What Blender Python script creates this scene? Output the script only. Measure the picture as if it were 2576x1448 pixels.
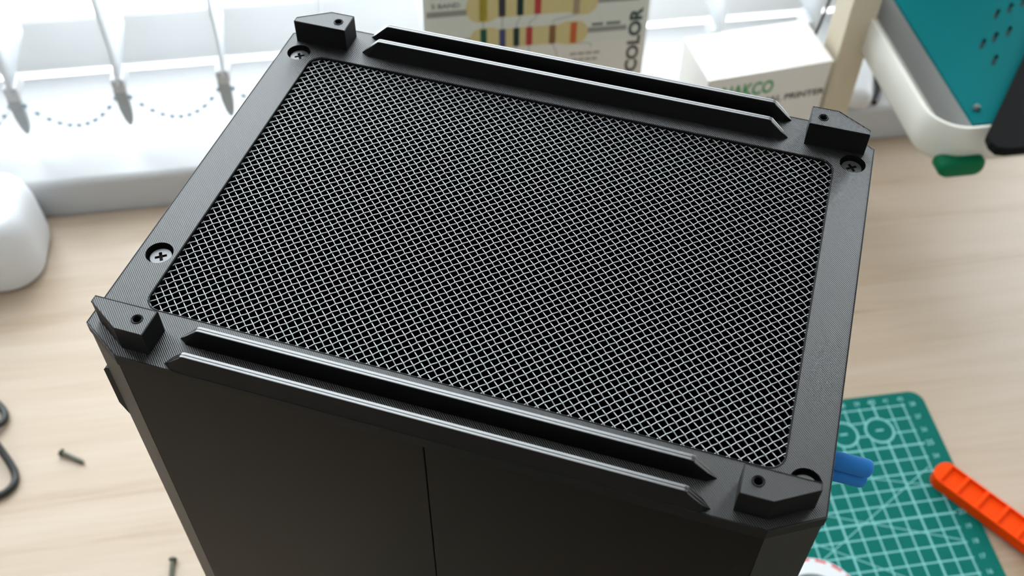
import bpy, bmesh, math, random
from mathutils import Vector, Matrix
for o in list(bpy.data.objects): bpy.data.objects.remove(o, do_unlink=True)
S = bpy.context.scene
COL = S.collection
random.seed(7)
# ------------------------------------------------------------------ camera
ZT = 0.385                                   # height of the case's top plate above the mat
cam_d = bpy.data.cameras.new('camera'); cam = bpy.data.objects.new('camera', cam_d); COL.objects.link(cam)
right = Vector((0.95649146, 0.2916542, 0.007868)); down = Vector((0.22730817, -0.72801789, -0.64677736)); fwd = Vector((-0.18290729, 0.62042548, -0.76263828))
M = Matrix((right, -down, -fwd)).transposed().to_4x4()
M.translation = Vector((0.05652789, -0.18907882, 0.20874327 + ZT))
cam.matrix_world = M
cam_d.sensor_width = 36.0; cam_d.lens = 2724.41 / 2576 * 36.0
cam_d.clip_start = 0.01; cam_d.clip_end = 50
cam_d.dof.use_dof = True; cam_d.dof.focus_distance = 0.286; cam_d.dof.aperture_fstop = 21
S.camera = cam
# ------------------------------------------------------------------ light: an overcast sky outside the window
world = bpy.data.worlds.new('overcast_sky'); S.world = world; world.use_nodes = True
wb = world.node_tree.nodes['Background']; wb.inputs[0].default_value = (0.90, 0.95, 1.0, 1); wb.inputs[1].default_value = 8.4
S.view_settings.view_transform = 'Standard'; S.view_settings.look = 'None'; S.view_settings.gamma = 1; S.view_settings.use_curve_mapping = False
S.view_settings.exposure = 0.0
# the room, the desk and what stands on it are turned against the case
ANG = math.atan2(0.4252, 0.905)
RZ = Matrix.Rotation(ANG, 4, 'Z')
def W(u, v, z=0.0): return RZ @ Vector((u, v, z))
mm = 0.001
WIN_U0, WIN_U1, WIN_Z0, WIN_Z1, WIN_V = -0.78, 0.38, 0.03, 1.74, 0.556
W2U0, W2U1, W2Z1 = 0.54, 1.16, 0.80
for _a, _b, _t in ((WIN_U0, WIN_U1, WIN_Z1), (W2U0, W2U1, W2Z1)):
    pl = bpy.data.lights.new('window_portal', 'AREA'); pl.shape = 'RECTANGLE'; pl.size = _b - _a; pl.size_y = _t - WIN_Z0
    pl.cycles.is_portal = True
    po = bpy.data.objects.new('window_portal', pl); COL.objects.link(po)
    po.matrix_world = Matrix.Translation(W((_a + _b) / 2, WIN_V + 0.03, (WIN_Z0 + _t) / 2)) @ RZ @ Matrix.Rotation(math.radians(-90), 4, 'X')

# ------------------------------------------------------------------ materials
def mat(name, color, rough=0.5, metal=0.0, spec=0.5, bump=None, build=None, **kw):
    m = bpy.data.materials.new(name); m.use_nodes = True
    nt = m.node_tree; b = nt.nodes['Principled BSDF']
    b.inputs['Base Color'].default_value = (*color, 1); b.inputs['Roughness'].default_value = rough
    b.inputs['Metallic'].default_value = metal; b.inputs['Specular IOR Level'].default_value = spec
    for k, v in kw.items(): b.inputs[k].default_value = v
    if bump: bump(nt, b)
    if build: build(nt, b)
    return m
def node(nt, t, **kw):
    n = nt.nodes.new(t)
    for k, v in kw.items(): setattr(n, k, v)
    return n
def coords(nt): return node(nt, 'ShaderNodeTexCoord').outputs['Object']
def lines_height(nt, direction, period, wobble=0.25, noise_scale=900):
    """height of extruded plastic lines lying side by side"""
    c = coords(nt)
    d = node(nt, 'ShaderNodeVectorMath', operation='DOT_PRODUCT'); d.inputs[1].default_value = direction; nt.links.new(c, d.inputs[0])
    mu = node(nt, 'ShaderNodeMath', operation='MULTIPLY'); mu.inputs[1].default_value = 2 * math.pi / period; nt.links.new(d.outputs['Value'], mu.inputs[0])
    ns = node(nt, 'ShaderNodeTexNoise'); ns.inputs['Scale'].default_value = noise_scale; ns.inputs['Detail'].default_value = 1; nt.links.new(c, ns.inputs['Vector'])
    ad = node(nt, 'ShaderNodeMath', operation='MULTIPLY_ADD'); ad.inputs[1].default_value = wobble * 8; nt.links.new(ns.outputs[0], ad.inputs[0]); nt.links.new(mu.outputs[0], ad.inputs[2])
    sn = node(nt, 'ShaderNodeMath', operation='SINE'); nt.links.new(ad.outputs[0], sn.inputs[0])
    return sn.outputs[0], ns.outputs[0]
def lines_bump(direction, period, dist, wobble=0.25, noise_scale=900, grain=0.6):
    def f(nt, b):
        h, n = lines_height(nt, direction, period, wobble, noise_scale)
        a = node(nt, 'ShaderNodeMath', operation='MULTIPLY_ADD'); a.inputs[1].default_value = grain; nt.links.new(n, a.inputs[0]); nt.links.new(h, a.inputs[2])
        bp = node(nt, 'ShaderNodeBump'); bp.inputs['Strength'].default_value = 1; bp.inputs['Distance'].default_value = dist
        nt.links.new(a.outputs[0], bp.inputs['Height']); nt.links.new(bp.outputs[0], b.inputs['Normal'])
    return f
def noise_bump(scale, dist, detail=2):
    def f(nt, b):
        n = node(nt, 'ShaderNodeTexNoise'); n.inputs['Scale'].default_value = scale; n.inputs['Detail'].default_value = detail
        nt.links.new(coords(nt), n.inputs['Vector'])
        bp = node(nt, 'ShaderNodeBump'); bp.inputs['Distance'].default_value = dist
        nt.links.new(n.outputs[0], bp.inputs['Height']); nt.links.new(bp.outputs[0], b.inputs['Normal'])
    return f
s2 = math.sqrt(0.5)
BLK = (0.008, 0.008, 0.0085)
M_print = mat('black_printed_plastic', (0.010, 0.010, 0.0108), 0.33, IOR=1.63, bump=lines_bump((s2, s2, 0), 0.00046, 0.000030, 0.25, 900, 0.5))
M_side = mat('black_printed_layers', (0.006, 0.006, 0.0062), 0.45, spec=0.10, bump=lines_bump((0, 0, 1), 0.00030, 0.000012, 0.1, 500, 0.3))
M_rail = mat('black_rail_plastic', (0.006, 0.006, 0.0062), 0.40, spec=0.12, bump=lines_bump((0, 0, 1), 0.00030, 0.00001, 0.1, 500, 0.3))
M_railtop = mat('black_rail_plastic_lit_top', (0.02, 0.02, 0.021), 0.26, IOR=2.2, bump=noise_bump(2500, 0.00001))  # lit copy of the rail plastic: window sheen put into colour and IOR
M_post = mat('black_post_plastic', (0.010, 0.0098, 0.0095), 0.42, spec=0.18, bump=lines_bump((0, 0, 1), 0.0007, 0.00003, 0.1, 300, 0.5))
def panel_build(nt, b):
    mp = node(nt, 'ShaderNodeMapping'); mp.inputs['Scale'].default_value = (420, 420, 5); nt.links.new(coords(nt), mp.inputs[0])
    n = node(nt, 'ShaderNodeTexNoise'); n.inputs['Scale'].default_value = 1; n.inputs['Detail'].default_value = 3; nt.links.new(mp.outputs[0], n.inputs['Vector'])
    n2 = node(nt, 'ShaderNodeTexNoise'); n2.inputs['Scale'].default_value = 5000; nt.links.new(coords(nt), n2.inputs['Vector'])
    a = node(nt, 'ShaderNodeMath', operation='MULTIPLY_ADD'); a.inputs[1].default_value = 0.0; nt.links.new(n.outputs[0], a.inputs[0]); nt.links.new(n2.outputs[0], a.inputs[2])
    r = node(nt, 'ShaderNodeMapRange'); r.inputs['To Min'].default_value = 0.28; r.inputs['To Max'].default_value = 0.31; nt.links.new(n.outputs[0], r.inputs[0]); nt.links.new(r.outputs[0], b.inputs['Roughness'])
    bp = node(nt, 'ShaderNodeBump'); bp.inputs['Strength'].default_value = 0.5; bp.inputs['Distance'].default_value = 0.00001; nt.links.new(a.outputs[0], bp.inputs['Height']); nt.links.new(bp.outputs[0], b.inputs['Normal'])
M_panel = mat('black_satin_panel', (0.004, 0.004, 0.004), 0.27, spec=0.08, build=panel_build)
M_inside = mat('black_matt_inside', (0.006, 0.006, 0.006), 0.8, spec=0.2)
M_wire = mat('steel_wire', (0.34, 0.35, 0.36), 0.42, metal=1.0, bump=noise_bump(3000, 0.00002))
M_screw = mat('black_zinc_screw', (0.17, 0.17, 0.175), 0.4, metal=0.7, bump=noise_bump(1500, 0.00002))
def wood_build(nt, b):
    c = coords(nt)
    mp = node(nt, 'ShaderNodeMapping'); mp.inputs['Scale'].default_value = (2.2, 26, 1); nt.links.new(c, mp.inputs[0])
    n = node(nt, 'ShaderNodeTexNoise'); n.inputs['Scale'].default_value = 1.6; n.inputs['Detail'].default_value = 5; n.inputs['Distortion'].default_value = 0.7; nt.links.new(mp.outputs[0], n.inputs['Vector'])
    mp2 = node(nt, 'ShaderNodeMapping'); mp2.inputs['Scale'].default_value = (9, 240, 1); nt.links.new(c, mp2.inputs[0])
    n2 = node(nt, 'ShaderNodeTexNoise'); n2.inputs['Scale'].default_value = 1.5; n2.inputs['Detail'].default_value = 3; nt.links.new(mp2.outputs[0], n2.inputs['Vector'])
    a = node(nt, 'ShaderNodeMath', operation='MULTIPLY_ADD'); a.inputs[1].default_value = 0.30; nt.links.new(n2.outputs[0], a.inputs[0]); nt.links.new(n.outputs[0], a.inputs[2])
    r = node(nt, 'ShaderNodeValToRGB'); nt.links.new(a.outputs[0], r.inputs[0])
    e = r.color_ramp.elements; e[0].position = 0.42; e[0].color = (0.36, 0.25, 0.158, 1); e[1].position = 0.86; e[1].color = (0.49, 0.385, 0.295, 1)
    m = e.new(0.60); m.color = (0.44, 0.335, 0.24, 1)
    nt.links.new(r.outputs[0], b.inputs['Base Color'])
M_wood = mat('light_oak_desk', (0.6, 0.5, 0.38), 0.42, spec=0.6, build=wood_build)
M_wall = mat('white_wall_paint', (0.80, 0.79, 0.77), 0.8, bump=noise_bump(300, 0.0003))
M_wall_dim = mat('warm_white_wall_paint', (0.82, 0.80, 0.77), 0.85, bump=noise_bump(300, 0.0003))
M_floor = mat('brown_floor_boards', (0.42, 0.33, 0.25), 0.6, bump=noise_bump(20, 0.001))
M_pvc = mat('white_pvc', (0.52, 0.525, 0.535), 0.35, bump=noise_bump(40, 0.0001))
M_frame = mat('white_window_pvc', (0.86, 0.86, 0.86), 0.4, bump=noise_bump(40, 0.0001))
M_white = mat('white_plastic', (0.70, 0.71, 0.73), 0.4, bump=noise_bump(200, 0.00005))
M_tray = mat('warm_white_plastic', (0.76, 0.74, 0.67), 0.35, bump=noise_bump(200, 0.00005))
M_teal = mat('teal_plastic', (0.001, 0.13, 0.138), 0.6, spec=0.03, bump=noise_bump(900, 0.00004))
M_dark = mat('dark_rubber', (0.012, 0.014, 0.012), 0.45, bump=noise_bump(900, 0.00004))
M_housing = mat('grey_plastic_housing', (0.30, 0.30, 0.30), 0.5, bump=noise_bump(900, 0.00004))
M_black = mat('matt_black_cover', (0.008, 0.008, 0.008), 0.85, spec=0.08, bump=noise_bump(900, 0.00004))
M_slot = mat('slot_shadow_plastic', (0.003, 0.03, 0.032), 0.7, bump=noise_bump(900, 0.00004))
M_green = mat('green_rubber', (0.0, 0.14, 0.055), 0.5, spec=0.15, bump=noise_bump(900, 0.00004))
M_mat = mat('green_cutting_mat', (0.003, 0.130, 0.105), 0.65, spec=0.08, bump=noise_bump(2500, 0.00003))
M_ink = mat('pale_mat_print', (0.20, 0.50, 0.50), 0.6, spec=0.15, bump=noise_bump(2500, 0.00003))
M_orange = mat('orange_plastic', (0.90, 0.065, 0.001), 0.6, spec=0.08, bump=noise_bump(800, 0.00004))
M_blue = mat('blue_plastic', (0.02, 0.17, 0.50), 0.6, spec=0.15, bump=noise_bump(1500, 0.00006))
M_card = mat('card_print_paper', (0.86, 0.83, 0.77), 0.35, bump=noise_bump(1500, 0.00002))
M_carton = mat('white_carton', (0.80, 0.765, 0.715), 0.5, bump=noise_bump(300, 0.00005))
M_cream = mat('cream_plastic_post', (0.62, 0.54, 0.40), 0.5, bump=noise_bump(300, 0.00005))
M_bolt = mat('dull_green_grey_steel', (0.10, 0.105, 0.08), 0.45, metal=0.5, bump=noise_bump(900, 0.00005))
M_weight = mat('grey_blind_weight', (0.36, 0.38, 0.38), 0.5, bump=noise_bump(300, 0.00005))
M_bead = mat('pale_blue_bead', (0.34, 0.40, 0.48), 0.3, bump=noise_bump(300, 0.00005))
def ink(name, c): return mat(name, c, 0.5, bump=noise_bump(1500, 0.00002))
def translucent(nt, b):
    t = node(nt, 'ShaderNodeBsdfTranslucent'); t.inputs[0].default_value = (0.85, 0.87, 0.9, 1)
    mx = node(nt, 'ShaderNodeMixShader'); mx.inputs[0].default_value = 0.45
    out = nt.nodes['Material Output']; nt.links.new(b.outputs[0], mx.inputs[1]); nt.links.new(t.outputs[0], mx.inputs[2]); nt.links.new(mx.outputs[0], out.inputs[0])
M_slat = mat('white_blind_fabric', (0.85, 0.86, 0.87), 0.8, bump=noise_bump(1500, 0.0001), build=translucent)
def thin_glass(nt, b):
    tr = node(nt, 'ShaderNodeBsdfTransparent'); tr.inputs[0].default_value = (0.97, 0.985, 0.98, 1)
    gl = node(nt, 'ShaderNodeBsdfGlossy'); gl.inputs['Roughness'].default_value = 0.02
    mx = node(nt, 'ShaderNodeMixShader'); mx.inputs[0].default_value = 0.05; nt.links.new(tr.outputs[0], mx.inputs[1]); nt.links.new(gl.outputs[0], mx.inputs[2])
    nt.links.new(mx.outputs[0], nt.nodes['Material Output'].inputs[0])
M_glass = mat('window_glass', (1, 1, 1), 0.02, build=thin_glass)
def acrylic(nt, b):
    tr = node(nt, 'ShaderNodeBsdfTransparent'); tr.inputs[0].default_value = (0.99, 0.985, 0.98, 1)
    gl = node(nt, 'ShaderNodeBsdfGlossy'); gl.inputs['Roughness'].default_value = 0.03
    mx = node(nt, 'ShaderNodeMixShader'); mx.inputs[0].default_value = 0.05; nt.links.new(tr.outputs[0], mx.inputs[1]); nt.links.new(gl.outputs[0], mx.inputs[2])
    nt.links.new(mx.outputs[0], nt.nodes['Material Output'].inputs[0])
M_acrylic = mat('clear_acrylic', (1, 1, 1), 0.03, build=acrylic)

# ------------------------------------------------------------------ mesh helpers
def new_obj(name, me, m, parent=None, matrix=None):
    if isinstance(me, bmesh.types.BMesh):
        bm = me; me = bpy.data.meshes.new(name)
        bmesh.ops.recalc_face_normals(bm, faces=bm.faces); bm.to_mesh(me); bm.free()
    if m is not None and not me.materials: me.materials.append(m)
    o = bpy.data.objects.new(name, me); COL.objects.link(o)
    if parent is not None: o.parent = parent
    if matrix is not None: o.matrix_local = matrix
    return o
def tag(o, label, cat, group=None):
    o['label'] = label; o['category'] = cat
    if group: o['group'] = group
    return o
def struct(o): o['kind'] = 'structure'; return o
def thing(name, label, cat, matrix=None, group=None):
    o = bpy.data.objects.new(name, None); COL.objects.link(o); o.empty_display_size = 0.02
    if matrix is not None: o.matrix_world = matrix
    return tag(o, label, cat, group)
def at(u, v, z=0.0, rot=0.0): return Matrix.Translation(W(u, v, z)) @ Matrix.Rotation(ANG + rot, 4, 'Z')
def copy_tree(o, parent=None):
    c = o.copy(); COL.objects.link(c); c.parent = parent
    for ch in o.children: copy_tree(ch, c)
    return c
def box_bm(x0, x1, y0, y1, z0, z1, bevel=0.0, seg=2, bm=None):
    bm2 = bmesh.new()
    vs = [bm2.verts.new((x, y, z)) for z in (z0, z1) for y in (y0, y1) for x in (x0, x1)]
    for f in ((0, 2, 3, 1), (4, 5, 7, 6), (0, 1, 5, 4), (1, 3, 7, 5), (3, 2, 6, 7), (2, 0, 4, 6)): bm2.faces.new([vs[i] for i in f])
    if bevel: bmesh.ops.bevel(bm2, geom=bm2.edges[:], offset=bevel, segments=seg, profile=0.5, affect='EDGES')
    if bm is None: return bm2
    me = bpy.data.meshes.new('tmp'); bm2.to_mesh(me); bm2.free(); bm.from_mesh(me); bpy.data.meshes.remove(me)
    return bm
def smooth(o, ang=35):
    for p in o.data.polygons: p.use_smooth = True
    try: o.data.set_sharp_from_angle(angle=math.radians(ang))
    except Exception: pass
    return o
def circle(cx, cy, r, n=32, a0=0.0): return [(cx + r * math.cos(a0 + 2 * math.pi * i / n), cy + r * math.sin(a0 + 2 * math.pi * i / n)) for i in range(n)]
def round_rect(hx, hy, r, n=6, cx=0, cy=0):
    pts = []
    for sx, sy, a in ((1, 1, 0), (-1, 1, 90), (-1, -1, 180), (1, -1, 270)):
        for i in range(n + 1):
            t = math.radians(a + 90 * i / n); pts.append((cx + sx * (hx - r) + r * math.cos(t), cy + sy * (hy - r) + r * math.sin(t)))
    return pts
def plate_bm(outer, z1, z0, holes=(), bottom=True):
    """flat plate with holes; each hole is (points, depth z, floor?)"""
    bm = bmesh.new(); edges = []; loops = []
    for pts in [outer] + [h[0] for h in holes]:
        vs = [bm.verts.new((x, y, z1)) for x, y in pts]; loops.append(vs)
        edges += [bm.edges.new((vs[i], vs[(i + 1) % len(vs)])) for i in range(len(vs))]
    bmesh.ops.triangle_fill(bm, use_beauty=True, use_dissolve=False, edges=edges)
    for k, vs in enumerate(loops):
        zb = z0 if k == 0 else holes[k - 1][1]
        low = [bm.verts.new((v.co.x, v.co.y, zb)) for v in vs]
        n = len(vs)
        for i in range(n): bm.faces.new((vs[i], vs[(i + 1) % n], low[(i + 1) % n], low[i]))
        if k and holes[k - 1][2]: bm.faces.new(low)
        if k == 0 and bottom and not any(not h[2] for h in holes): bm.faces.new(low)
    return bm
def tube_me(name, pts, r, sides=8, closed=False, caps=True):
    """tube along a polyline; r a number or one per point"""
    P = [Vector(p) for p in pts]; n = len(P); verts = []; faces = []
    up = None
    for i in range(n):
        d = (P[(i + 1) % n] - P[i - 1]) if closed else (P[min(i + 1, n - 1)] - P[max(i - 1, 0)])
        d.normalize()
        if up is None:
            up = Vector((0, 0, 1)) if abs(d.z) < 0.9 else Vector((1, 0, 0))
        a = d.cross(up).normalized(); b = a.cross(d).normalized(); up = b
        rr = r[i] if hasattr(r, '__len__') else r
        for k in range(sides):
            t = 2 * math.pi * k / sides; verts.append(P[i] + a * (rr * math.cos(t)) + b * (rr * math.sin(t)))
    m = n if closed else n - 1
    for i in range(m):
        for k in range(sides):
            j = (i + 1) % n; faces.append((i * sides + k, i * sides + (k + 1) % sides, j * sides + (k + 1) % sides, j * sides + k))
    if caps and not closed:
        faces.append(tuple(range(sides))); faces.append(tuple(reversed(range((n - 1) * sides, n * sides))))
    me = bpy.data.meshes.new(name); me.from_pydata(verts, [], faces); me.update()
    for p in me.polygons: p.use_smooth = len(p.vertices) == 4
    return me
def lathe_bm(profile, n=24, bm=None, m=None):
    bm = bm or bmesh.new(); rings = []
    for r, z in profile:
        rings.append([bm.verts.new((r * math.cos(2 * math.pi * i / n), r * math.sin(2 * math.pi * i / n), z)) for i in range(n)] if r > 1e-9 else [bm.verts.new((0, 0, z))])
    for a, b in zip(rings, rings[1:]):
        for i in range(n):
            j = (i + 1) % n
            if len(a) == 1 and len(b) == 1: continue
            if len(a) == 1: bm.faces.new((a[0], b[i], b[j]))
            elif len(b) == 1: bm.faces.new((a[i], a[j], b[0]))
            else: bm.faces.new((a[i], a[j], b[j], b[i]))
    return bm
_tmp = None
def text_me(name, body, size, extrude=0.0, bold=0.0):
    cu = bpy.data.curves.new('tmp_text', 'FONT'); cu.body = body; cu.size = size; cu.extrude = extrude; cu.offset = bold; cu.align_x = 'CENTER'; cu.align_y = 'CENTER'; cu.resolution_u = 3
    o = bpy.data.objects.new('tmp_text', cu); COL.objects.link(o)
    dg = bpy.context.evaluated_depsgraph_get(); dg.update()
    me = bpy.data.meshes.new_from_object(o.evaluated_get(dg)); me.name = name
    bpy.data.objects.remove(o); bpy.data.curves.remove(cu)
    return me

# ================================================================== the room
ZF, ZC = -0.74, 1.95
RU0, RU1, RV0 = -1.15, 1.22, -1.5
def room_box(name, u0, u1, v0, v1, z0, z1, m):
    return struct(new_obj(name, box_bm(u0, u1, v0, v1, z0, z1), m, matrix=RZ))
room_box('floor', RU0, RU1, RV0, 0.70, ZF - 0.1, ZF, M_floor)
room_box('ceiling', RU0, RU1, RV0, 0.70, ZC, ZC + 0.1, M_wall_dim)
room_box('wall_left', RU0 - 0.1, RU0, RV0, 0.70, ZF, ZC, M_wall_dim)
room_box('wall_right', RU1, RU1 + 0.1, RV0, 0.70, ZF, ZC, M_wall_dim)
room_box('wall_front', RU0, RU1, RV0 - 0.1, RV0, ZF, ZC, M_wall_dim)
bm = bmesh.new()
for a, b in ((RU0, WIN_U0), (WIN_U1, W2U0), (W2U1, RU1)): box_bm(a, b, WIN_V - 0.02, 0.70, ZF, ZC, bm=bm)
for a, b, t in ((WIN_U0, WIN_U1, WIN_Z1), (W2U0, W2U1, W2Z1)):
    box_bm(a, b, WIN_V - 0.02, 0.70, ZF, -0.03, bm=bm); box_bm(a, b, WIN_V - 0.02, 0.70, t, ZC, bm=bm)
struct(new_obj('wall_back', bm, M_wall, matrix=RZ))
# the window and one added for its light: white frame, glass; the frame's lower rail stands on the sill
def window(name, u0, u1, mull, top):
    wf = struct(new_obj(name, box_bm(u0, u1, WIN_V, WIN_V + 0.05, WIN_Z0, WIN_Z0 + 0.052, 0.004), M_frame, matrix=RZ))
    z0, z1 = WIN_Z0 + 0.052, top - 0.052
    new_obj('window_frame_top', box_bm(u0, u1, WIN_V, WIN_V + 0.05, z1, top, 0.004), M_frame, wf)
    for a, b in ((u0, u0 + 0.05), (u1 - 0.05, u1)): new_obj('window_frame_side', box_bm(a, b, WIN_V, WIN_V + 0.05, z0, z1, 0.004), M_frame, wf)
    edges = [u0 + 0.05, u1 - 0.05]
    if mull is not None:
        new_obj('window_mullion', box_bm(mull - 0.03, mull + 0.03, WIN_V, WIN_V + 0.05, z0, z1, 0.004), M_frame, wf)
        edges = [u0 + 0.05, mull - 0.03, mull + 0.03, u1 - 0.05]
    for a, b in zip(edges[::2], edges[1::2]): new_obj('pane', box_bm(a, b, WIN_V + 0.024, WIN_V + 0.026, z0 - 0.002, z1 + 0.002), M_glass, wf)
window('window_1', WIN_U0, WIN_U1, -0.43, WIN_Z1)
window('added_fill_window', W2U0, W2U1, None, W2Z1)  # unseen extra window, added and kept low to brighten the desk's right side
# the sill: a white board running behind the desk
struct(new_obj('trim_1', box_bm(RU0, RU1, 0.424, WIN_V, -0.74, 0.03, 0.006, 3), M_pvc, matrix=RZ))
smooth(bpy.data.objects['trim_1'])

# ================================================================== the desk
ZD = -0.002
desk = thing('desk', 'pale oak desk top with long straight grain under everything', 'desk', at(0, 0, ZF))
dz = -ZF
new_obj('desk_top', box_bm(-1.0, 1.1, -0.24, 0.423, dz + ZD - 0.028, dz + ZD, 0.0015, 2), M_wood, desk)
for a, b in ((-0.95, -0.19), (-0.95, 0.37), (1.05, -0.19), (1.05, 0.37)):
    new_obj('leg', box_bm(a - 0.025, a + 0.025, b - 0.025, b + 0.025, 0, dz + ZD - 0.028, 0.003), M_pvc, desk)

# ================================================================== the black case
CZ0 = 0.0
case = thing('computer_case', 'tall black printed computer case with wire mesh set in its top', 'computer case', Matrix.Translation((0, 0, 0)))
HX, HY, CA, CB, TH = 0.090, 0.068, 0.0118, 0.00705, 0.0034
def octagon(hx, hy, ca, cb): return [(-hx, -hy + cb), (-hx + ca, -hy), (hx - ca, -hy), (hx, -hy + cb), (hx, hy - cb), (hx - ca, hy), (-hx + ca, hy), (-hx, hy - cb)]
SCREWS = [(-0.0842, -0.0350), (-0.0843, 0.0525), (0.0845, 0.0530), (0.0845, -0.0535)]
OX, OY, ORAD = 0.0793, 0.0522, 0.0042
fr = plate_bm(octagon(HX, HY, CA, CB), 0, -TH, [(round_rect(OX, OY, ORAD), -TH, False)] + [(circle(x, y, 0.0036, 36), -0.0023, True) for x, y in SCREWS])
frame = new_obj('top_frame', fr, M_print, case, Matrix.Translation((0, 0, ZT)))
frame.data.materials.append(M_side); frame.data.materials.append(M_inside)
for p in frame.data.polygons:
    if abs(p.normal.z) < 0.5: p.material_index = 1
    elif p.center.z < -0.001: p.material_index = 2  # screw hole floors take a darker black in place of their shade
# a single raised outline bead follows the rim of the opening and the outer edge
bead = new_obj('rim_bead', tube_me('rim_bead', [(x, y, -0.00008) for x, y in round_rect(OX + 0.0002, OY + 0.0002, ORAD)], 0.00022, 6, closed=True), M_rail, frame)
new_obj('rim_bead', tube_me('rim_bead', [(x, y, -0.00012) for x, y in octagon(HX - 0.0002, HY - 0.0002, CA, CB)], 0.00022, 6, closed=True), M_rail, frame)
# feet
FOOT = [(0.0703, 0.0575), (0.0871, 0.0575), (0.0871, 0.0594), (0.0777, 0.0652), (0.0703, 0.0652)]
FH = 0.0075
for sx in (-1, 1):
    for sy in (-1, 1):
        pts = [(x * sx, y * sy) for x, y in FOOT]
        hx, hy = 0.0738 * sx, 0.0611 * sy
        ft = new_obj('foot', plate_bm(pts, FH, 0, [(circle(hx, hy, 0.00105, 20), FH - 0.005, True)]), M_print, case, Matrix.Translation((0, 0, ZT)))
        ft.data.materials.append(M_side); ft.data.materials.append(M_inside)
        for p in ft.data.polygons:
            c = p.center
            if (Vector((c.x, c.y)) - Vector((hx, hy))).length < 0.00115 and c.z < FH - 1e-5: p.material_index = 2
            elif abs(p.normal.z) < 0.5: p.material_index = 1
        cxm = sum(p[0] for p in pts) / 5; cym = sum(p[1] for p in pts) / 5
        new_obj('foot_bead', tube_me('foot_bead', [(x + (cxm - x) * 0.02, y + (cym - y) * 0.03, FH - 0.0001) for x, y in pts], 0.0002, 6, closed=True), M_rail, ft)
        new_obj('hole_bead', tube_me('hole_bead', [(x, y, FH) for x, y in circle(hx, hy, 0.0013, 20)], 0.0002, 6, closed=True), M_rail, ft)
# rails: blades with pointed ends and a doubled line along the top
PROF = [(-1.6, 0), (-0.85, 5.50), (-0.74, 5.76), (-0.6, 5.8), (-0.12, 5.8), (0, 5.62), (0.12, 5.8), (0.6, 5.8), (0.74, 5.76), (0.85, 5.50), (1.6, 0)]
def rail_bm():
    bm = bmesh.new(); rows = []
    for x, w, h in ((-65.6, 0.06, 0.02), (-63.4, 0.93, 0.40), (-60.0, 1, 0.955), (-59.2, 1, 1), (59.2, 1, 1), (60.0, 1, 0.955), (63.4, 0.93, 0.40), (65.6, 0.06, 0.02)):
        rows.append([bm.verts.new((x * mm, y * w * mm, z * h * mm)) for y, z in PROF])
    for a, b in zip(rows, rows[1:]):
        for i in range(len(PROF) - 1): bm.faces.new((a[i], a[i + 1], b[i + 1], b[i]))
        bm.faces.new((a[-1], a[0], b[0], b[-1]))
    bm.faces.new(rows[0]); bm.faces.new(rows[-1])
    return bm
rail0 = None
for y in (-0.0663, -0.0584, 0.0584, 0.0663):
    if rail0 is None:
        rail0 = new_obj('rail', rail_bm(), M_rail, case); o = rail0
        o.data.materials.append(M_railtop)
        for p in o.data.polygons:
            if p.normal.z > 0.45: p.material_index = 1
    else:
        o = rail0.copy(); COL.objects.link(o); o.parent = case
    o.matrix_local = Matrix.Translation((0, y, ZT))
# screws sunk in the frame
def screw_head_bm():
    r = 0.0028; c = 0.00042; L = 0.00155
    cross = [(c, c), (c, L), (-c, L), (-c, c), (-L, c), (-L, -c), (-c, -c), (-c, -L), (c, -L), (c, -c), (L, -c), (L, c)]
    ca = math.cos(0.6); sa = math.sin(0.6)
    cross = [(x * ca - y * sa, x * sa + y * ca) for x, y in cross]
    return plate_bm(circle(0, 0, r, 28), 0.0, -0.0006, [(cross, -0.0011, True)])
sh = screw_head_bm(); sme = None
for x, y in SCREWS:
    if sme is None:
        o = new_obj('screw', sh, M_screw, case); sme = o.data
        sme.materials.append(M_inside)
        for p in sme.polygons:
            if p.center.z < -0.0003 and (p.center.x ** 2 + p.center.y ** 2) ** .5 < 0.002: p.material_index = 1
    else: o = new_obj('screw', sme, None, case)
    o.matrix_local = Matrix.Translation((x, y, ZT - 0.0015))
# walls of the case
zb, zt = CZ0, ZT - TH
E4 = 0.0004
hx, hy = HX - E4, HY - E4
T = 0.002
for x0, x1 in ((-(HX - CA), -0.00012), (0.00012, HX - CA)):
    new_obj('front_panel', box_bm(x0, x1, -hy, -hy + T, zb, zt - 0.0002, 0.00015, 1), M_panel, case)
new_obj('back_panel', box_bm(-(HX - CA), HX - CA, hy - T, hy, zb, zt), M_panel, case)
for s in (-1, 1):
    a, b = sorted((s * hx, s * (hx - T)))
    new_obj('side_panel', box_bm(a, b, -(HY - CB), HY - CB, zb, zt), M_side, case)
for sx in (-1, 1):
    for sy in (-1, 1):
        p = [(sx * hx, sy * (HY - CB)), (sx * (HX - CA), sy * hy), (sx * (HX - CA), sy * (hy - T)), (sx * (hx - T), sy * (HY - CB))]
        new_obj('corner_post', plate_bm(p, zt, zb), M_post, case)
new_obj('base_panel', box_bm(-hx + T, hx - T, -hy + T + 0.008, hy - T - 0.008, zb, zb + T), M_inside, case)
# hooked tab on the left edge
bm = bmesh.new()
pr = [(-0.0012, -0.0192), (-0.0019, -0.0202), (-0.0019, -0.0352), (-0.0005, -0.0390), (0.0, -0.0402), (0.0, -0.0188)]
vs = [[bm.verts.new((x - hx, y, z + ZT)) for x, z in pr] for y in (-0.0609, -0.040)]
n = len(pr)
for i in range(n): bm.faces.new((vs[0][i], vs[0][(i + 1) % n], vs[1][(i + 1) % n], vs[1][i]))
bm.faces.new(vs[0]); bm.faces.new(vs[1])
new_obj('latch_tab', bm, M_side, case)
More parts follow.
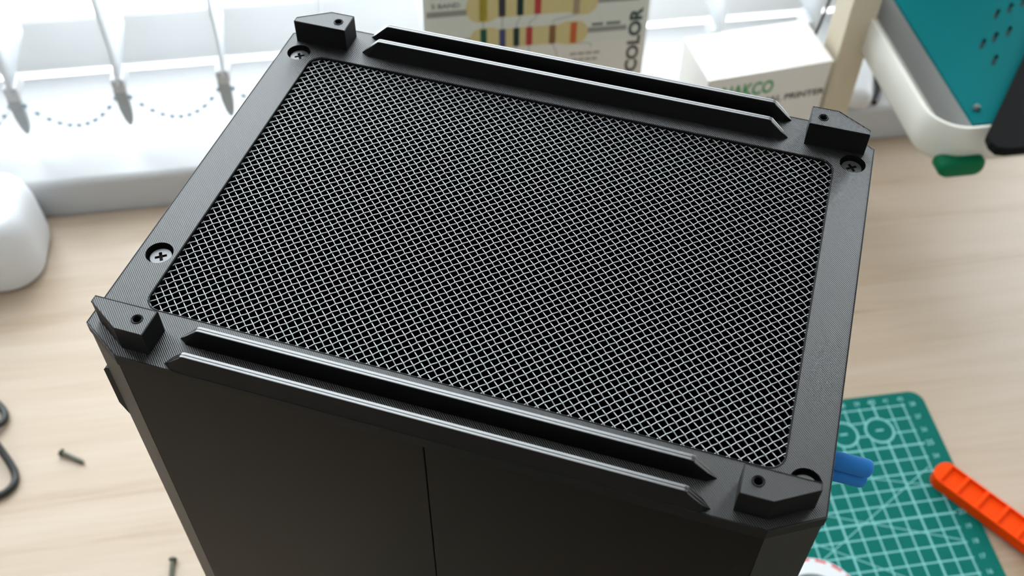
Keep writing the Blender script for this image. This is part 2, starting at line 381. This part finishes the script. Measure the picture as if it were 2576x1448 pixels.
# woven wire mesh: every wire a piece of its own
ZM = -0.0009
ring = plate_bm(round_rect(OX + 0.004, OY + 0.004, ORAD), ZM - 0.0014, ZM - 0.0024, [(round_rect(OX + 0.0006, OY + 0.0006, ORAD), ZM - 0.0024, False)])
mesh = new_obj('mesh_grille', ring, M_inside, case, Matrix.Translation((0, 0, ZT)))
PITCH, WR, AMP = 0.00186, 0.000155, 0.00014
def inside(x, y):
    x, y = abs(x), abs(y); hx, hy, r = OX + 0.0003, OY + 0.0003, ORAD
    if x > hx or y > hy: return False
    if x > hx - r and y > hy - r: return (x - hx + r) ** 2 + (y - hy + r) ** 2 < r * r
    return True
for fam in (0, 1):
    d = Vector((s2, s2)) if fam == 0 else Vector((s2, -s2))
    nrm = Vector((-s2, s2)) if fam == 0 else Vector((s2, s2))
    N = int((OX + OY) * s2 / PITCH) + 2
    for i in range(-N, N + 1):
        base = nrm * (i * PITCH)
        ts = [t * 0.0002 for t in range(-520, 521) if inside(*(base + d * (t * 0.0002)))]
        if len(ts) < 8: continue
        t0, t1 = ts[0], ts[-1]
        rnd = random.Random(i * 2 + fam); j0 = rnd.uniform(-1, 1) * 0.00006; ph = rnd.uniform(0, 6)
        k0, k1 = math.ceil(t0 / PITCH * 2), math.floor(t1 / PITCH * 2)
        knots = [t0] + [k * PITCH / 2 for k in range(k0, k1 + 1)] + [t1]
        pts = []
        for t in knots:
            q = t / PITCH                       # crossings at whole numbers
            up = math.cos(math.pi * (q + i)) * (1 if fam == 0 else -1)
            off = nrm * (j0 + 0.00005 * math.sin(t * 60 + ph))
            p = base + d * t + off
            pts.append((p.x, p.y, ZM + AMP * up))
        new_obj('wire', tube_me('wire', pts, WR, 6), M_wire, mesh)
# ================================================================== blue clip poking out of the case side
clip = thing('plastic_clip', 'blue plastic clip of two stacked prongs poking from the case side', 'clip', Matrix.Translation((0.0895, -0.030, ZT - 0.0310)))
for z in (0.0002, 0.0052):
    b = box_bm(0.0, 0.0136 - (0.0052 - z) * 0.05, -0.002, 0.0022, z, z + 0.0047, 0.0017, 4)
    smooth(new_obj('prong', b, M_blue, clip))
new_obj('bridge', box_bm(0.0, 0.002, -0.0014, 0.0016, 0.003, 0.007), M_blue, clip)

# ================================================================== cutting mat
MU0, MU1, MV0, MV1 = -146, 304, -123, 177
cm = thing('cutting_mat', 'green cutting mat with pale centimetre grid under the black case', 'cutting mat', at(0, 0, ZD))
o = new_obj('mat_sheet', plate_bm([((MU0 + MU1) / 2 * mm + x, (MV0 + MV1) / 2 * mm + y) for x, y in round_rect((MU1 - MU0) / 2 * mm, (MV1 - MV0) / 2 * mm, 0.009, 8)], 0.002, 0), M_mat, cm)
gb = bmesh.new()
def quad_line(a, b, w, z):
    a = Vector(a) * mm; b = Vector(b) * mm; d = (b - a).normalized(); n = Vector((-d.y, d.x)) * (w * mm / 2)
    gb.faces.new([gb.verts.new((p.x, p.y, z)) for p in (a - n, b - n, b + n, a + n)])
GU0, GU1, GV0, GV1 = -131.4, 288.6, -113.0, 167.0
ZG = 0.00203
for i in range(43): quad_line((GU0 + 10 * i, GV0 - 2), (GU0 + 10 * i, GV1 + (1.5 if i % 5 else 3)), 1.3 if i % 5 == 0 else 0.95, ZG)
for i in range(29): quad_line((GU0 - 2, GV0 + 10 * i), (GU1 + (1.5 if i % 5 else 3), GV0 + 10 * i), 1.3 if i % 5 == 0 else 0.95, ZG + 0.00001)
for i in range(280):
    if i % 10: quad_line((GU1, GV0 + i), (GU1 + (1.0 if i % 5 else 1.6), GV0 + i), 0.2, ZG)
for a, b in (((168, 48.5), (287.5, 120)), ((180, 90), (288, 24)), ((170, 138), (288.6, 105.8)), ((160, 114), (288.6, 68.6))): quad_line(a, b, 0.6, ZG + 0.00002)
new_obj('printed_grid', gb, M_ink, cm)
for cx in (266.3, 242.0, 217.7):
    dsk = new_obj('printed_circle', plate_bm(circle(cx * mm, 0.1503, 0.0098, 40), 0.00207, 0.0020), M_ink, cm)
    new_obj('circle_fill', plate_bm(circle(cx * mm, 0.1503, 0.0083, 40), 0.00210, 0.0020), M_mat, dsk)
    gb = bmesh.new(); quad_line((cx - 2.6, 150.3), (cx + 2.6, 150.3), 1.3, 0.00213); new_obj('circle_mark', gb, M_ink, dsk)
def mat_number(txt, u, v, size):
    new_obj('printed_number', text_me('printed_number', txt, size * mm, 0, 0.00008), M_ink, cm, Matrix.Translation((u * mm, v * mm, 0.00205)))
for n_ in range(36, 43): mat_number(str(n_), GU0 + 10 * n_, 171.8, 5.2 if n_ % 5 == 0 else 4.0)
for n_ in range(14, 29): mat_number(str(n_), 295.3, GV0 + 10 * n_, 5.2 if n_ % 5 == 0 else 4.0)

# ================================================================== orange tool lying across the mat's edge
tool = thing('pry_tool', 'orange plastic pry tool with ribbed pockets lying across the mat edge', 'tool', at(0.2915, 0.1105, 0.0, math.atan2(-0.0455, 0.0318)))
L, Wd, Ht = 0.150, 0.0172, 0.0085
pockets = []
x = 0.0015
outer = []
for i in range(9):
    t = math.radians(90 + 180 * i / 8); outer.append((0.0065 - 0.006 + 0.0065 * math.cos(t), (Wd / 2) * math.sin(t)))
outer = [(L, Wd / 2)] + outer + [(L, -Wd / 2)]
holes = []
xs = [0.0005] + [0.0125 + 0.0137 * k for k in range(10)]
for a, b in zip(xs, xs[1:]): holes.append(([(a + 0.0012, -Wd / 2 + 0.0014), (b - 0.0012, -Wd / 2 + 0.0014), (b - 0.0012, Wd / 2 - 0.0014), (a + 0.0012, Wd / 2 - 0.0014)], 0.0060, True))
body = plate_bm(outer, Ht, 0.0, holes)
o = new_obj('tool_body', body, M_orange, tool)
bv = o.modifiers.new('soft_edges', 'BEVEL'); bv.width = 0.0006; bv.segments = 2; bv.limit_method = 'ANGLE'

# ================================================================== tape roll at the mat
tape = thing('tape_roll', 'white tape roll with red stripe lying on the cutting mat', 'tape roll', at(0.1835, 0.0375, 0.0))
smooth(new_obj('roll', lathe_bm([(0.019, 0.0), (0.019, 0.010), (0.0285, 0.010), (0.029, 0.0095), (0.029, 0.0005), (0.0285, 0.0), (0.019, 0.0)], 64), M_white, tape))
M_red = ink('red_print', (0.65, 0.02, 0.04))
for k in range(18):
    a0 = math.radians(k * 20); a1 = a0 + math.radians(13)
    bm = bmesh.new(); q = []
    for i in range(5):
        a = a0 + (a1 - a0) * i / 4; q.append([bm.verts.new((r * math.cos(a), r * math.sin(a), 0.01008)) for r in (0.0268, 0.0282)])
    for a, b in zip(q, q[1:]): bm.faces.new((a[0], a[1], b[1], b[0]))
    new_obj('red_dash', bm, M_red, tape)

# ================================================================== loose screws on the desk
def loose_screw(u, v, rot, label):
    t = thing('loose_screw', label, 'screw', at(u, v, ZD, rot), 'loose screws on the desk')
    r = 0.00145; Ls = 0.0185
    pts = [(0.0022, 0, 0)]
    rr = [r]
    k = 0
    while pts[-1][0] < Ls - 0.002:
        pts.append((pts[-1][0] + 0.0004, 0, 0)); rr.append(r * (1.0 if k % 2 else 0.82)); k += 1
    pts.append((Ls, 0, 0)); rr.append(r * 0.45)
    mt = Matrix.Translation((0, 0, 0.0026)) @ Matrix.Rotation(math.radians(3.2), 4, 'Y')
    new_obj('shank', tube_me('shank', pts, rr, 12), M_bolt, t, mt)
    hd = lathe_bm([(0, 0), (0.0016, 0.0002), (0.0025, 0.0010), (0.0026, 0.0016), (0.0014, 0.0024), (0, 0.0024)], 20)
    smooth(new_obj('head', hd, M_bolt, t, mt @ Matrix.Rotation(math.radians(90), 4, 'Y')))
    return t
loose_screw(-0.2565, 0.2065, math.atan2(-0.0107, 0.0176), 'small dull screw lying on the desk beside the black cable loop')
loose_screw(-0.1812, 0.1228, math.atan2(-0.0185, -0.001), 'small dull screw lying on the desk close to the case corner')

# ================================================================== black cable loops at the left
def spline(P, n=8):
    out = []
    for i in range(len(P) - 1):
        p0 = Vector(P[max(i - 1, 0)]); p1 = Vector(P[i]); p2 = Vector(P[i + 1]); p3 = Vector(P[min(i + 2, len(P) - 1)])
        for k in range(n):
            t = k / n; out.append(0.5 * ((2 * p1) + (p2 - p0) * t + (2 * p0 - 5 * p1 + 4 * p2 - p3) * t * t + (3 * p1 - p0 - 3 * p2 + p3) * t ** 3))
    out.append(Vector(P[-1])); return out
rc = 0.0024
zc = rc
cab = thing('cable', 'thick black cable looping on the desk by a loose screw', 'cable', at(-0.30, 0.215, ZD))
P = [(-0.060, 0.045, zc), (-0.030, 0.046, zc), (-0.008, 0.040, zc), (0.0035, 0.0285, zc), (0.0045, 0.019, zc + 0.001), (-0.005, 0.0115, zc + 0.004), (-0.018, 0.012, zc + 0.006), (-0.022, 0.020, zc + 0.006), (-0.012, 0.016, zc + 0.012), (0.001, 0.004, zc + 0.010),
     (0.0105, -0.008, zc + 0.004), (0.0175, -0.020, zc), (0.0180, -0.029, zc), (0.0105, -0.0355, zc), (-0.004, -0.0360, zc), (-0.030, -0.030, zc), (-0.07, -0.02, zc)]
new_obj('sheath', tube_me('sheath', spline(P), rc, 12), M_dark, cab)

# ================================================================== white rounded gadget on the left
g = thing('charger', 'white rounded block shaped charger standing on the desk near the sill', 'charger', at(-0.343, 0.384, ZD))
bm = bmesh.new(); loops = []
for ins, z, r_ in ((0.005, 0.0, 0.020), (0.001, 0.003, 0.024), (0.0, 0.008, 0.025), (0.0008, 0.040, 0.024), (0.0028, 0.0495, 0.022), (0.0060, 0.0550, 0.019), (0.0095, 0.0572, 0.016), (0.015, 0.0578, 0.011)):
    loops.append([bm.verts.new((x, y, z)) for x, y in round_rect(0.058 - ins, 0.037 - ins, min(r_, 0.0365 - ins), 8)])
for a, b in zip(loops, loops[1:]):
    n = len(a)
    for k in range(n): bm.faces.new((a[k], a[(k + 1) % n], b[(k + 1) % n], b[k]))
bm.faces.new(loops[0]); bm.faces.new(loops[-1])
smooth(new_obj('housing', bm, M_white, g), 40)
new_obj('foot_pad', box_bm(-0.035, 0.035, -0.015, 0.015, 0.0, 0.001), M_dark, g)

# ================================================================== vertical blinds, weights and bead chains
def slat(u, i, label):
    t = thing('blind_slat', label, 'blind slat', at(u, 0.478, 0.0), 'vertical blind slats at the window')
    bm = bmesh.new(); rows = []
    for z in (0.088, 0.12, 0.5, 1.66):
        rows.append([bm.verts.new((0.004 * math.cos(math.pi * k / 8) * (1 if z > 0.1 else 0.6), -0.022 + 0.078 * k / 4, z)) for k in range(5)])
    for a, b in zip(rows, rows[1:]):
        for k in range(4): bm.faces.new((a[k], a[k + 1], b[k + 1], b[k]))
    o = new_obj('fabric', bm, M_slat, t); smooth(o)
    sd = o.modifiers.new('thickness', 'SOLIDIFY'); sd.thickness = 0.0006
    # clear clip and grey tongue shaped weight below
    new_obj('chain_clip', box_bm(-0.004, 0.006, -0.017, 0.004, 0.078, 0.090, 0.002, 2), M_pvc, t)
    pts = [(-0.0042, 0.080), (0.0042, 0.080), (0.0046, 0.068), (0.0042, 0.058), (0.0030, 0.050), (0.0012, 0.0462), (-0.0008, 0.0464), (-0.0028, 0.052), (-0.0040, 0.062)]
    bm = bmesh.new(); vv = [[bm.verts.new((x, y, z)) for x, z in pts] for y in (-0.015, -0.010)]
    n = len(pts)
    for k in range(n): bm.faces.new((vv[0][k], vv[0][(k + 1) % n], vv[1][(k + 1) % n], vv[1][k]))
    bm.faces.new(vv[0]); bm.faces.new(vv[1])
    new_obj('weight', bm, M_weight, t)
    return t
SL = [-0.3715, -0.297, -0.2215, -0.1465, -0.0715, 0.0035, 0.0785, 0.1535, 0.2285, 0.3035]
SLAT_LABEL = ['white blind slat with grey weight hanging right behind the charger', 'white blind slat with grey weight, the next one along from the charger', 'white blind slat with grey weight, second from the charger over bare sill',
              'white blind slat with grey weight, third from the charger by the case corner', 'white blind slat hanging behind the case foot opposite the charger', 'white blind slat behind the 5 BAND side of the acrylic stand',
              'white blind slat behind the middle of the resistor card', 'white blind slat beside the COLOR edge of the acrylic stand', 'white blind slat hanging behind the printer carton', 'white blind slat hanging behind the cream instrument post']
CHAIN_LABEL = ['pale ball chain bow directly behind the charger', 'pale ball chain bow, next one along from the charger', 'pale ball chain bow, second along from the charger', 'pale ball chain bow hidden behind the case corner foot', 'pale ball chain bow between the case foot and the acrylic stand', 'pale ball chain bow behind the resistor card']
for i, u in enumerate(SL):
    slat(u, i, SLAT_LABEL[i])
bead_me = None
for i in range(0, 6):
    u0, u1 = SL[i] + 0.006, SL[i + 1] - 0.005
    c = thing('bead_chain', CHAIN_LABEL[i], 'chain', at((u0 + u1) / 2, 0.465, 0.0), 'bead chains of the blind')
    nb = 11
    for k in range(nb):
        s = k / (nb - 1); x = (s - 0.5) * (u1 - u0); z = 0.049 + 0.0225 * (2 * s - 1) ** 2
        if bead_me is None:
            bm = bmesh.new(); bmesh.ops.create_icosphere(bm, subdivisions=2, radius=0.0019); b = smooth(new_obj('bead', bm, M_bead, c), 180); bead_me = b.data
        else: b = new_obj('bead', bead_me, None, c)
        b.matrix_local = Matrix.Translation((x, 0, z))
    pts = [((s / 20 - 0.5) * (u1 - u0 + 0.004), 0, 0.049 + 0.0225 * (s / 10 - 1) ** 2) for s in range(21)]
    new_obj('cord', tube_me('cord', pts, 0.0003, 5), M_pvc, c)

# ================================================================== resistor colour code card in an acrylic stand
PV = 0.382
ps = thing('acrylic_stand', 'clear acrylic stand holding a resistor colour code card', 'sign stand', at(0.0738, PV, ZD))
PW, PH = 0.1490, 0.2105
acr = new_obj('acrylic_sheet', box_bm(-PW / 2, PW / 2, -0.0045, -0.0015, 0.0, PH, 0.0004, 1), M_acrylic, ps)
new_obj('acrylic_foot', box_bm(-PW / 2, PW / 2, -0.0045, 0.050, 0.0, 0.003, 0.0004, 1), M_acrylic, ps)
card = new_obj('card', box_bm(-0.0735, 0.0735, -0.0014, 0.0000, 0.003, 0.209), M_card, ps)
C_body = ink('resistor_body_tan', (0.78, 0.62, 0.28)); C_line = ink('grey_print_line', (0.30, 0.30, 0.29)); C_lead = ink('lead_grey_print', (0.36, 0.31, 0.29))
INK = {k: ink('band_' + k, c) for k, c in dict(yellow=(0.58, 0.42, 0.01), violet=(0.075, 0.02, 0.06), black=(0.012, 0.012, 0.014), red=(0.55, 0.02, 0.025), tan=(0.42, 0.30, 0.2), green=(0.006, 0.085, 0.05), indigo=(0.06, 0.045, 0.18), brown=(0.26, 0.10, 0.02), orange=(0.66, 0.12, 0.015)).items()}
YC = -0.00145
def flat(name, pts, m, y, parent=None):
    bm = bmesh.new(); bm.faces.new([bm.verts.new(((x - 73.8) * mm, y, z * mm)) for x, z in pts]); return new_obj(name, bm, m, parent or card)
def shape_resistor(u0, u1, zc, hb, hw, rb=11):
    """dog-bone outline: bulged ends, narrower waist"""
    pts = []
    for i in range(13):
        t = math.radians(90 + 180 * i / 12); pts.append((u0 + rb * 0.75 + rb * 0.75 * math.cos(t), zc + hb * math.sin(t)))
    pts += [(u0 + rb + 4, zc - hb), (u0 + rb + 9, zc - hw), (u1 - rb - 9, zc - hw), (u1 - rb - 4, zc - hb)]
    for i in range(13):
        t = math.radians(-90 + 180 * i / 12); pts.append((u1 - rb * 0.75 + rb * 0.75 * math.cos(t), zc + hb * math.sin(t)))
    pts += [(u1 - rb - 4, zc + hb), (u1 - rb - 9, zc + hw), (u0 + rb + 9, zc + hw), (u0 + rb + 4, zc + hb)]
    return pts
def band(u, w, z0, z1, c): flat('colour_band', [(u - w / 2, z0), (u + w / 2, z0), (u + w / 2, z1), (u - w / 2, z1)], INK[c], YC - 0.00005)
def strip(u0, u1, z0, z1, m, name='print_line', y=YC - 0.00002): flat(name, [(u0, z0), (u1, z0), (u1, z1), (u0, z1)], m, y)
def wire_line(P, w=0.5):
    for a, b in zip(P, P[1:]):
        a = Vector(a); b = Vector(b); d = (b - a).normalized(); n = Vector((-d.y, d.x)) * w / 2
        flat('print_line', [tuple(a - n), tuple(b - n), tuple(b + n), tuple(a + n)], C_line, YC - 0.00001)
flat('printed_resistor', shape_resistor(27.5, 113.5, 187.0, 11.5, 8.6), C_body, YC)
strip(2.4, 28, 182.0, 186.4, C_lead, 'printed_lead'); strip(113, 140, 183.5, 187.5, C_lead, 'printed_lead')
band(38.6, 5.0, 176.6, 198.0, 'yellow'); band(50.7, 4.4, 178.8, 195.2, 'violet'); band(62.4, 4.2, 178.8, 195.2, 'black'); band(73.8, 4.4, 178.8, 195.2, 'red'); band(99.0, 4.4, 176.8, 198, 'tan')
flat('printed_resistor', shape_resistor(29.3, 107.8, 162.0, 9.2, 7.3), C_body, YC)
strip(3.5, 29.6, 160.0, 164.0, C_lead, 'printed_lead'); strip(107.5, 133.5, 160.9, 165.0, C_lead, 'printed_lead')
band(38.6, 4.2, 154.0, 170.4, 'green'); band(50.9, 4.2, 154.8, 169.2, 'indigo'); band(60.1, 4.0, 154.8, 169.4, 'black'); band(68.6, 4.2, 154.8, 169.4, 'red'); band(84.0, 4.2, 154.6, 169.2, 'brown'); band(98.0, 4.4, 153.6, 170.2, 'orange')
wire_line([(38.6, 176.6), (38.6, 170.4)]); wire_line([(50.8, 178.6), (50.9, 169.2)]); wire_line([(62.4, 178.6), (62.0, 175.5), (60.1, 173), (60.1, 169.4)])
wire_line([(73.8, 178.6), (72.5, 176), (68.6, 173), (68.6, 169.4)]); wire_line([(99, 176.8), (98, 175.6), (85.5, 173.4), (84, 172), (84, 169.2)])
wire_line([(84, 154.6), (87, 148), (88, 140)]); wire_line([(98, 153.6), (110.0, 152.5), (110.5, 149)]); wire_line([(68.6, 154.8), (68.6, 130)]); wire_line([(60.1, 154.8), (60.1, 130)]); wire_line([(50.9, 154.8), (50.9, 130)]); wire_line([(38.6, 154), (38.6, 130)])
C_txt = ink('dark_card_text', (0.055, 0.06, 0.06)); C_pale = ink('faded_card_text', (0.20, 0.18, 0.17))
UP = Matrix.Rotation(math.radians(90), 4, 'X')
new_obj('card_text', text_me('card_text', '5 BAND', 5.2 * mm, 0, 0.0001), C_pale, card, Matrix.Translation(((14.8 - 73.8) * mm, YC - 0.00005, 190.0 * mm)) @ UP)
new_obj('card_text', text_me('card_text', 'COLOR', 13.2 * mm, 0, 0.0006), C_txt, card, Matrix.Translation(((139.7 - 73.8) * mm, YC - 0.00005, 151.0 * mm)) @ UP @ Matrix.Rotation(math.radians(90), 4, 'Z') @ Matrix.Diagonal((1.12, 0.84, 1, 1)))
for a, b in ((110.0, 117.5), (119.5, 129.0)): strip(a, b, 166.0, 168.4, C_pale)
for z, a, b in ((144.6, 96.5, 117.5), (139.6, 98, 116)):
    for k in range(4): strip(a + (b - a) * k / 4, a + (b - a) * (k + 0.82) / 4, z - 1.0, z + 1.0, C_lead)

# ================================================================== printer carton
pb = thing('printer_carton', 'small white carton with green brand print standing before the sill', 'carton', at(0.193, 0.3696, ZD, math.atan2(0.0099, 0.092)))
BW, BD, BH = 0.0926, 0.049, 0.121
new_obj('carton_body', box_bm(0, BW, 0, BD, 0, BH - 0.0006, 0.0005, 1), M_carton, pb)
new_obj('lid_flap', box_bm(-0.0006, BW + 0.0006, -0.0008, BD, BH - 0.0006, BH, 0.0002, 1), M_carton, pb)
C_gr = ink('green_brand_print', (0.03, 0.30, 0.09)); C_br = ink('brown_grey_print', (0.085, 0.065, 0.05))
new_obj('brand_print', text_me('brand_print', 'NAKCO', 15.5 * mm, 0, 0.0004), C_gr, pb, Matrix.Translation((0.0310, -0.0002, BH - 0.0150)) @ UP @ Matrix.Diagonal((0.70, 1.0, 1, 1)))
new_obj('product_print', text_me('product_print', 'THERMAL PRINTER', 7.2 * mm, 0, 0.0002), C_br, pb, Matrix.Translation((0.0580, -0.0002, BH - 0.0270)) @ UP @ Matrix.Diagonal((1.12, 1, 1, 1)))

# thin dark cable hanging down behind the cartons
tcb = thing('thin_cable', 'thin dark cable hanging behind the tall cream carton', 'cable', at(0.0, 0.0, 0.0))
new_obj('sheath', tube_me('sheath', spline([(0.286, 0.432, 0.031), (0.287, 0.430, 0.060), (0.2885, 0.424, 0.100), (0.291, 0.422, 0.125), (0.295, 0.424, 0.16), (0.300, 0.430, 0.24)]), 0.0011, 8), M_dark, tcb)

# white rounded gadget on the sill and a black lead beside it
wg = thing('wireless_mouse', 'white rounded wireless mouse lying on the window sill edge', 'mouse', at(0.3475, 0.4500, 0.030, math.radians(-22)))
o = new_obj('shell', box_bm(-0.0135, 0.0135, -0.031, 0.031, 0.0, 0.020, 0.0085, 5), M_white, wg); smooth(o, 60)
lead = thing('thin_lead', 'short black lead lying on the sill between mouse and tray', 'cable', at(0, 0, 0))
new_obj('sheath', tube_me('sheath', spline([(0.3570, 0.4275, 0.0325), (0.364, 0.438, 0.0325), (0.370, 0.452, 0.0325), (0.374, 0.480, 0.0325)]), 0.0024, 8), M_dark, lead)

# ================================================================== bench instrument: cream post carrying a white head with a teal panel
bi = thing('bench_instrument', 'bench instrument with cream post and white rounded head holding a teal slotted panel', 'instrument', at(0.0, 0.0, ZD))
new_obj('post', box_bm(0.2890, 0.3095, 0.3815, 0.4060, 0.006, 0.205, 0.0008, 2), M_cream, bi)
new_obj('base', box_bm(0.2885, 0.3300, 0.3500, 0.4180, 0.0, 0.006, 0.0015, 2), M_cream, bi)
HZ0, TZ = 0.121, 0.152
TU0, TU1, TV0, TV1 = 0.3050, 0.440, 0.2650, 0.428
cx, cy, ex, ey = (TU0 + TU1) / 2, (TV0 + TV1) / 2, (TU1 - TU0) / 2, (TV1 - TV0) / 2
bm = bmesh.new(); loops = []
for ins, z, r_ in ((0.005, HZ0, 0.020), (0.002, HZ0 + 0.001, 0.023), (0.0, HZ0 + 0.005, 0.025), (0.0, TZ - 0.001, 0.025), (0.0008, TZ, 0.0242), (0.0026, TZ, 0.0224), (0.0034, TZ - 0.001, 0.0216), (0.0040, HZ0 + 0.010, 0.021), (0.010, HZ0 + 0.004, 0.015)):
    loops.append([bm.verts.new((x, y, z)) for x, y in round_rect(ex - ins, ey - ins, r_, 10, cx, cy)])
for a, b in zip(loops, loops[1:]):
    n = len(a)
    for i in range(n): bm.faces.new((a[i], a[(i + 1) % n], b[(i + 1) % n], b[i]))
bm.faces.new(loops[0]); bm.faces.new(loops[-1])
smooth(new_obj('head_shell', bm, M_tray, bi), 50)
bm = bmesh.new()
pts = round_rect(0.0155, 0.0068, 0.0062, 6)
vv = [[bm.verts.new((x * s + 0.3290, TV0 + y0, z * s + 0.1230)) for x, z in pts] for y0, s in ((0.006, 1.0), (-0.003, 1.0), (-0.0052, 0.9), (-0.006, 0.7))]
for a, b in zip(vv, vv[1:]):
    n = len(a)
    for i in range(n): bm.faces.new((a[i], a[(i + 1) % n], b[(i + 1) % n], b[i]))
bm.faces.new(vv[0]); bm.faces.new(vv[-1])
smooth(new_obj('bumper', bm, M_green, bi), 50)
new_obj('inner_housing', box_bm(0.3305, 0.4325, 0.2695, 0.4205, HZ0 + 0.003, TZ - 0.002, 0.001, 1), M_housing, bi)
def slot_pts(u, v, a, l=0.0130, w=0.0024):
    ca, sa = math.cos(a), math.sin(a); q = []
    for i in range(5): t = math.radians(-90 + 180 * i / 4); q.append((l / 2 - w / 2 + w / 2 * math.cos(t), w / 2 * math.sin(t)))
    for i in range(5): t = math.radians(90 + 180 * i / 4); q.append((-l / 2 + w / 2 + w / 2 * math.cos(t), w / 2 * math.sin(t)))
    return [(u + x * ca - y * sa, v + x * sa + y * ca) for x, y in q]
SA = math.radians(51)
SLOT = [(0.3937, 0.3760), (0.4059, 0.3813), (0.4180, 0.3870), (0.3701, 0.3456), (0.3814, 0.3513), (0.3933, 0.3563), (0.3705, 0.3280)]
tp = new_obj('teal_panel', plate_bm([(0.3302, 0.2692), (0.4328, 0.2692), (0.4328, 0.4208), (0.3302, 0.4208)], TZ, TZ - 0.002, [(slot_pts(u, v, SA), TZ - 0.0019, True) for u, v in SLOT]), M_teal, bi)
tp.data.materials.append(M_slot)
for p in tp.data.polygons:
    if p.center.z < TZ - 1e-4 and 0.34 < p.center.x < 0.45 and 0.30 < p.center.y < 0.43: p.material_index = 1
smooth(new_obj('panel_screw', lathe_bm([(0.0021, 0.0), (0.0021, 0.002), (0.0016, 0.003), (0.0008, 0.003), (0.0008, 0.0018), (0, 0.0018)], 16), M_screw, bi, Matrix.Translation((0.3375, 0.2826, TZ))))
ob = plate_bm([(0.3294, 0.2532), (0.3283, 0.2461), (0.3300, 0.2400), (0.3360, 0.2384), (0.420, 0.2384), (0.420, 0.3640)], TZ + 0.0070, TZ + 0.0001)
o = new_obj('black_cover', ob, M_black, bi)
bv = o.modifiers.new('soft_edges', 'BEVEL'); bv.width = 0.0015; bv.segments = 3; bv.limit_method = 'ANGLE'
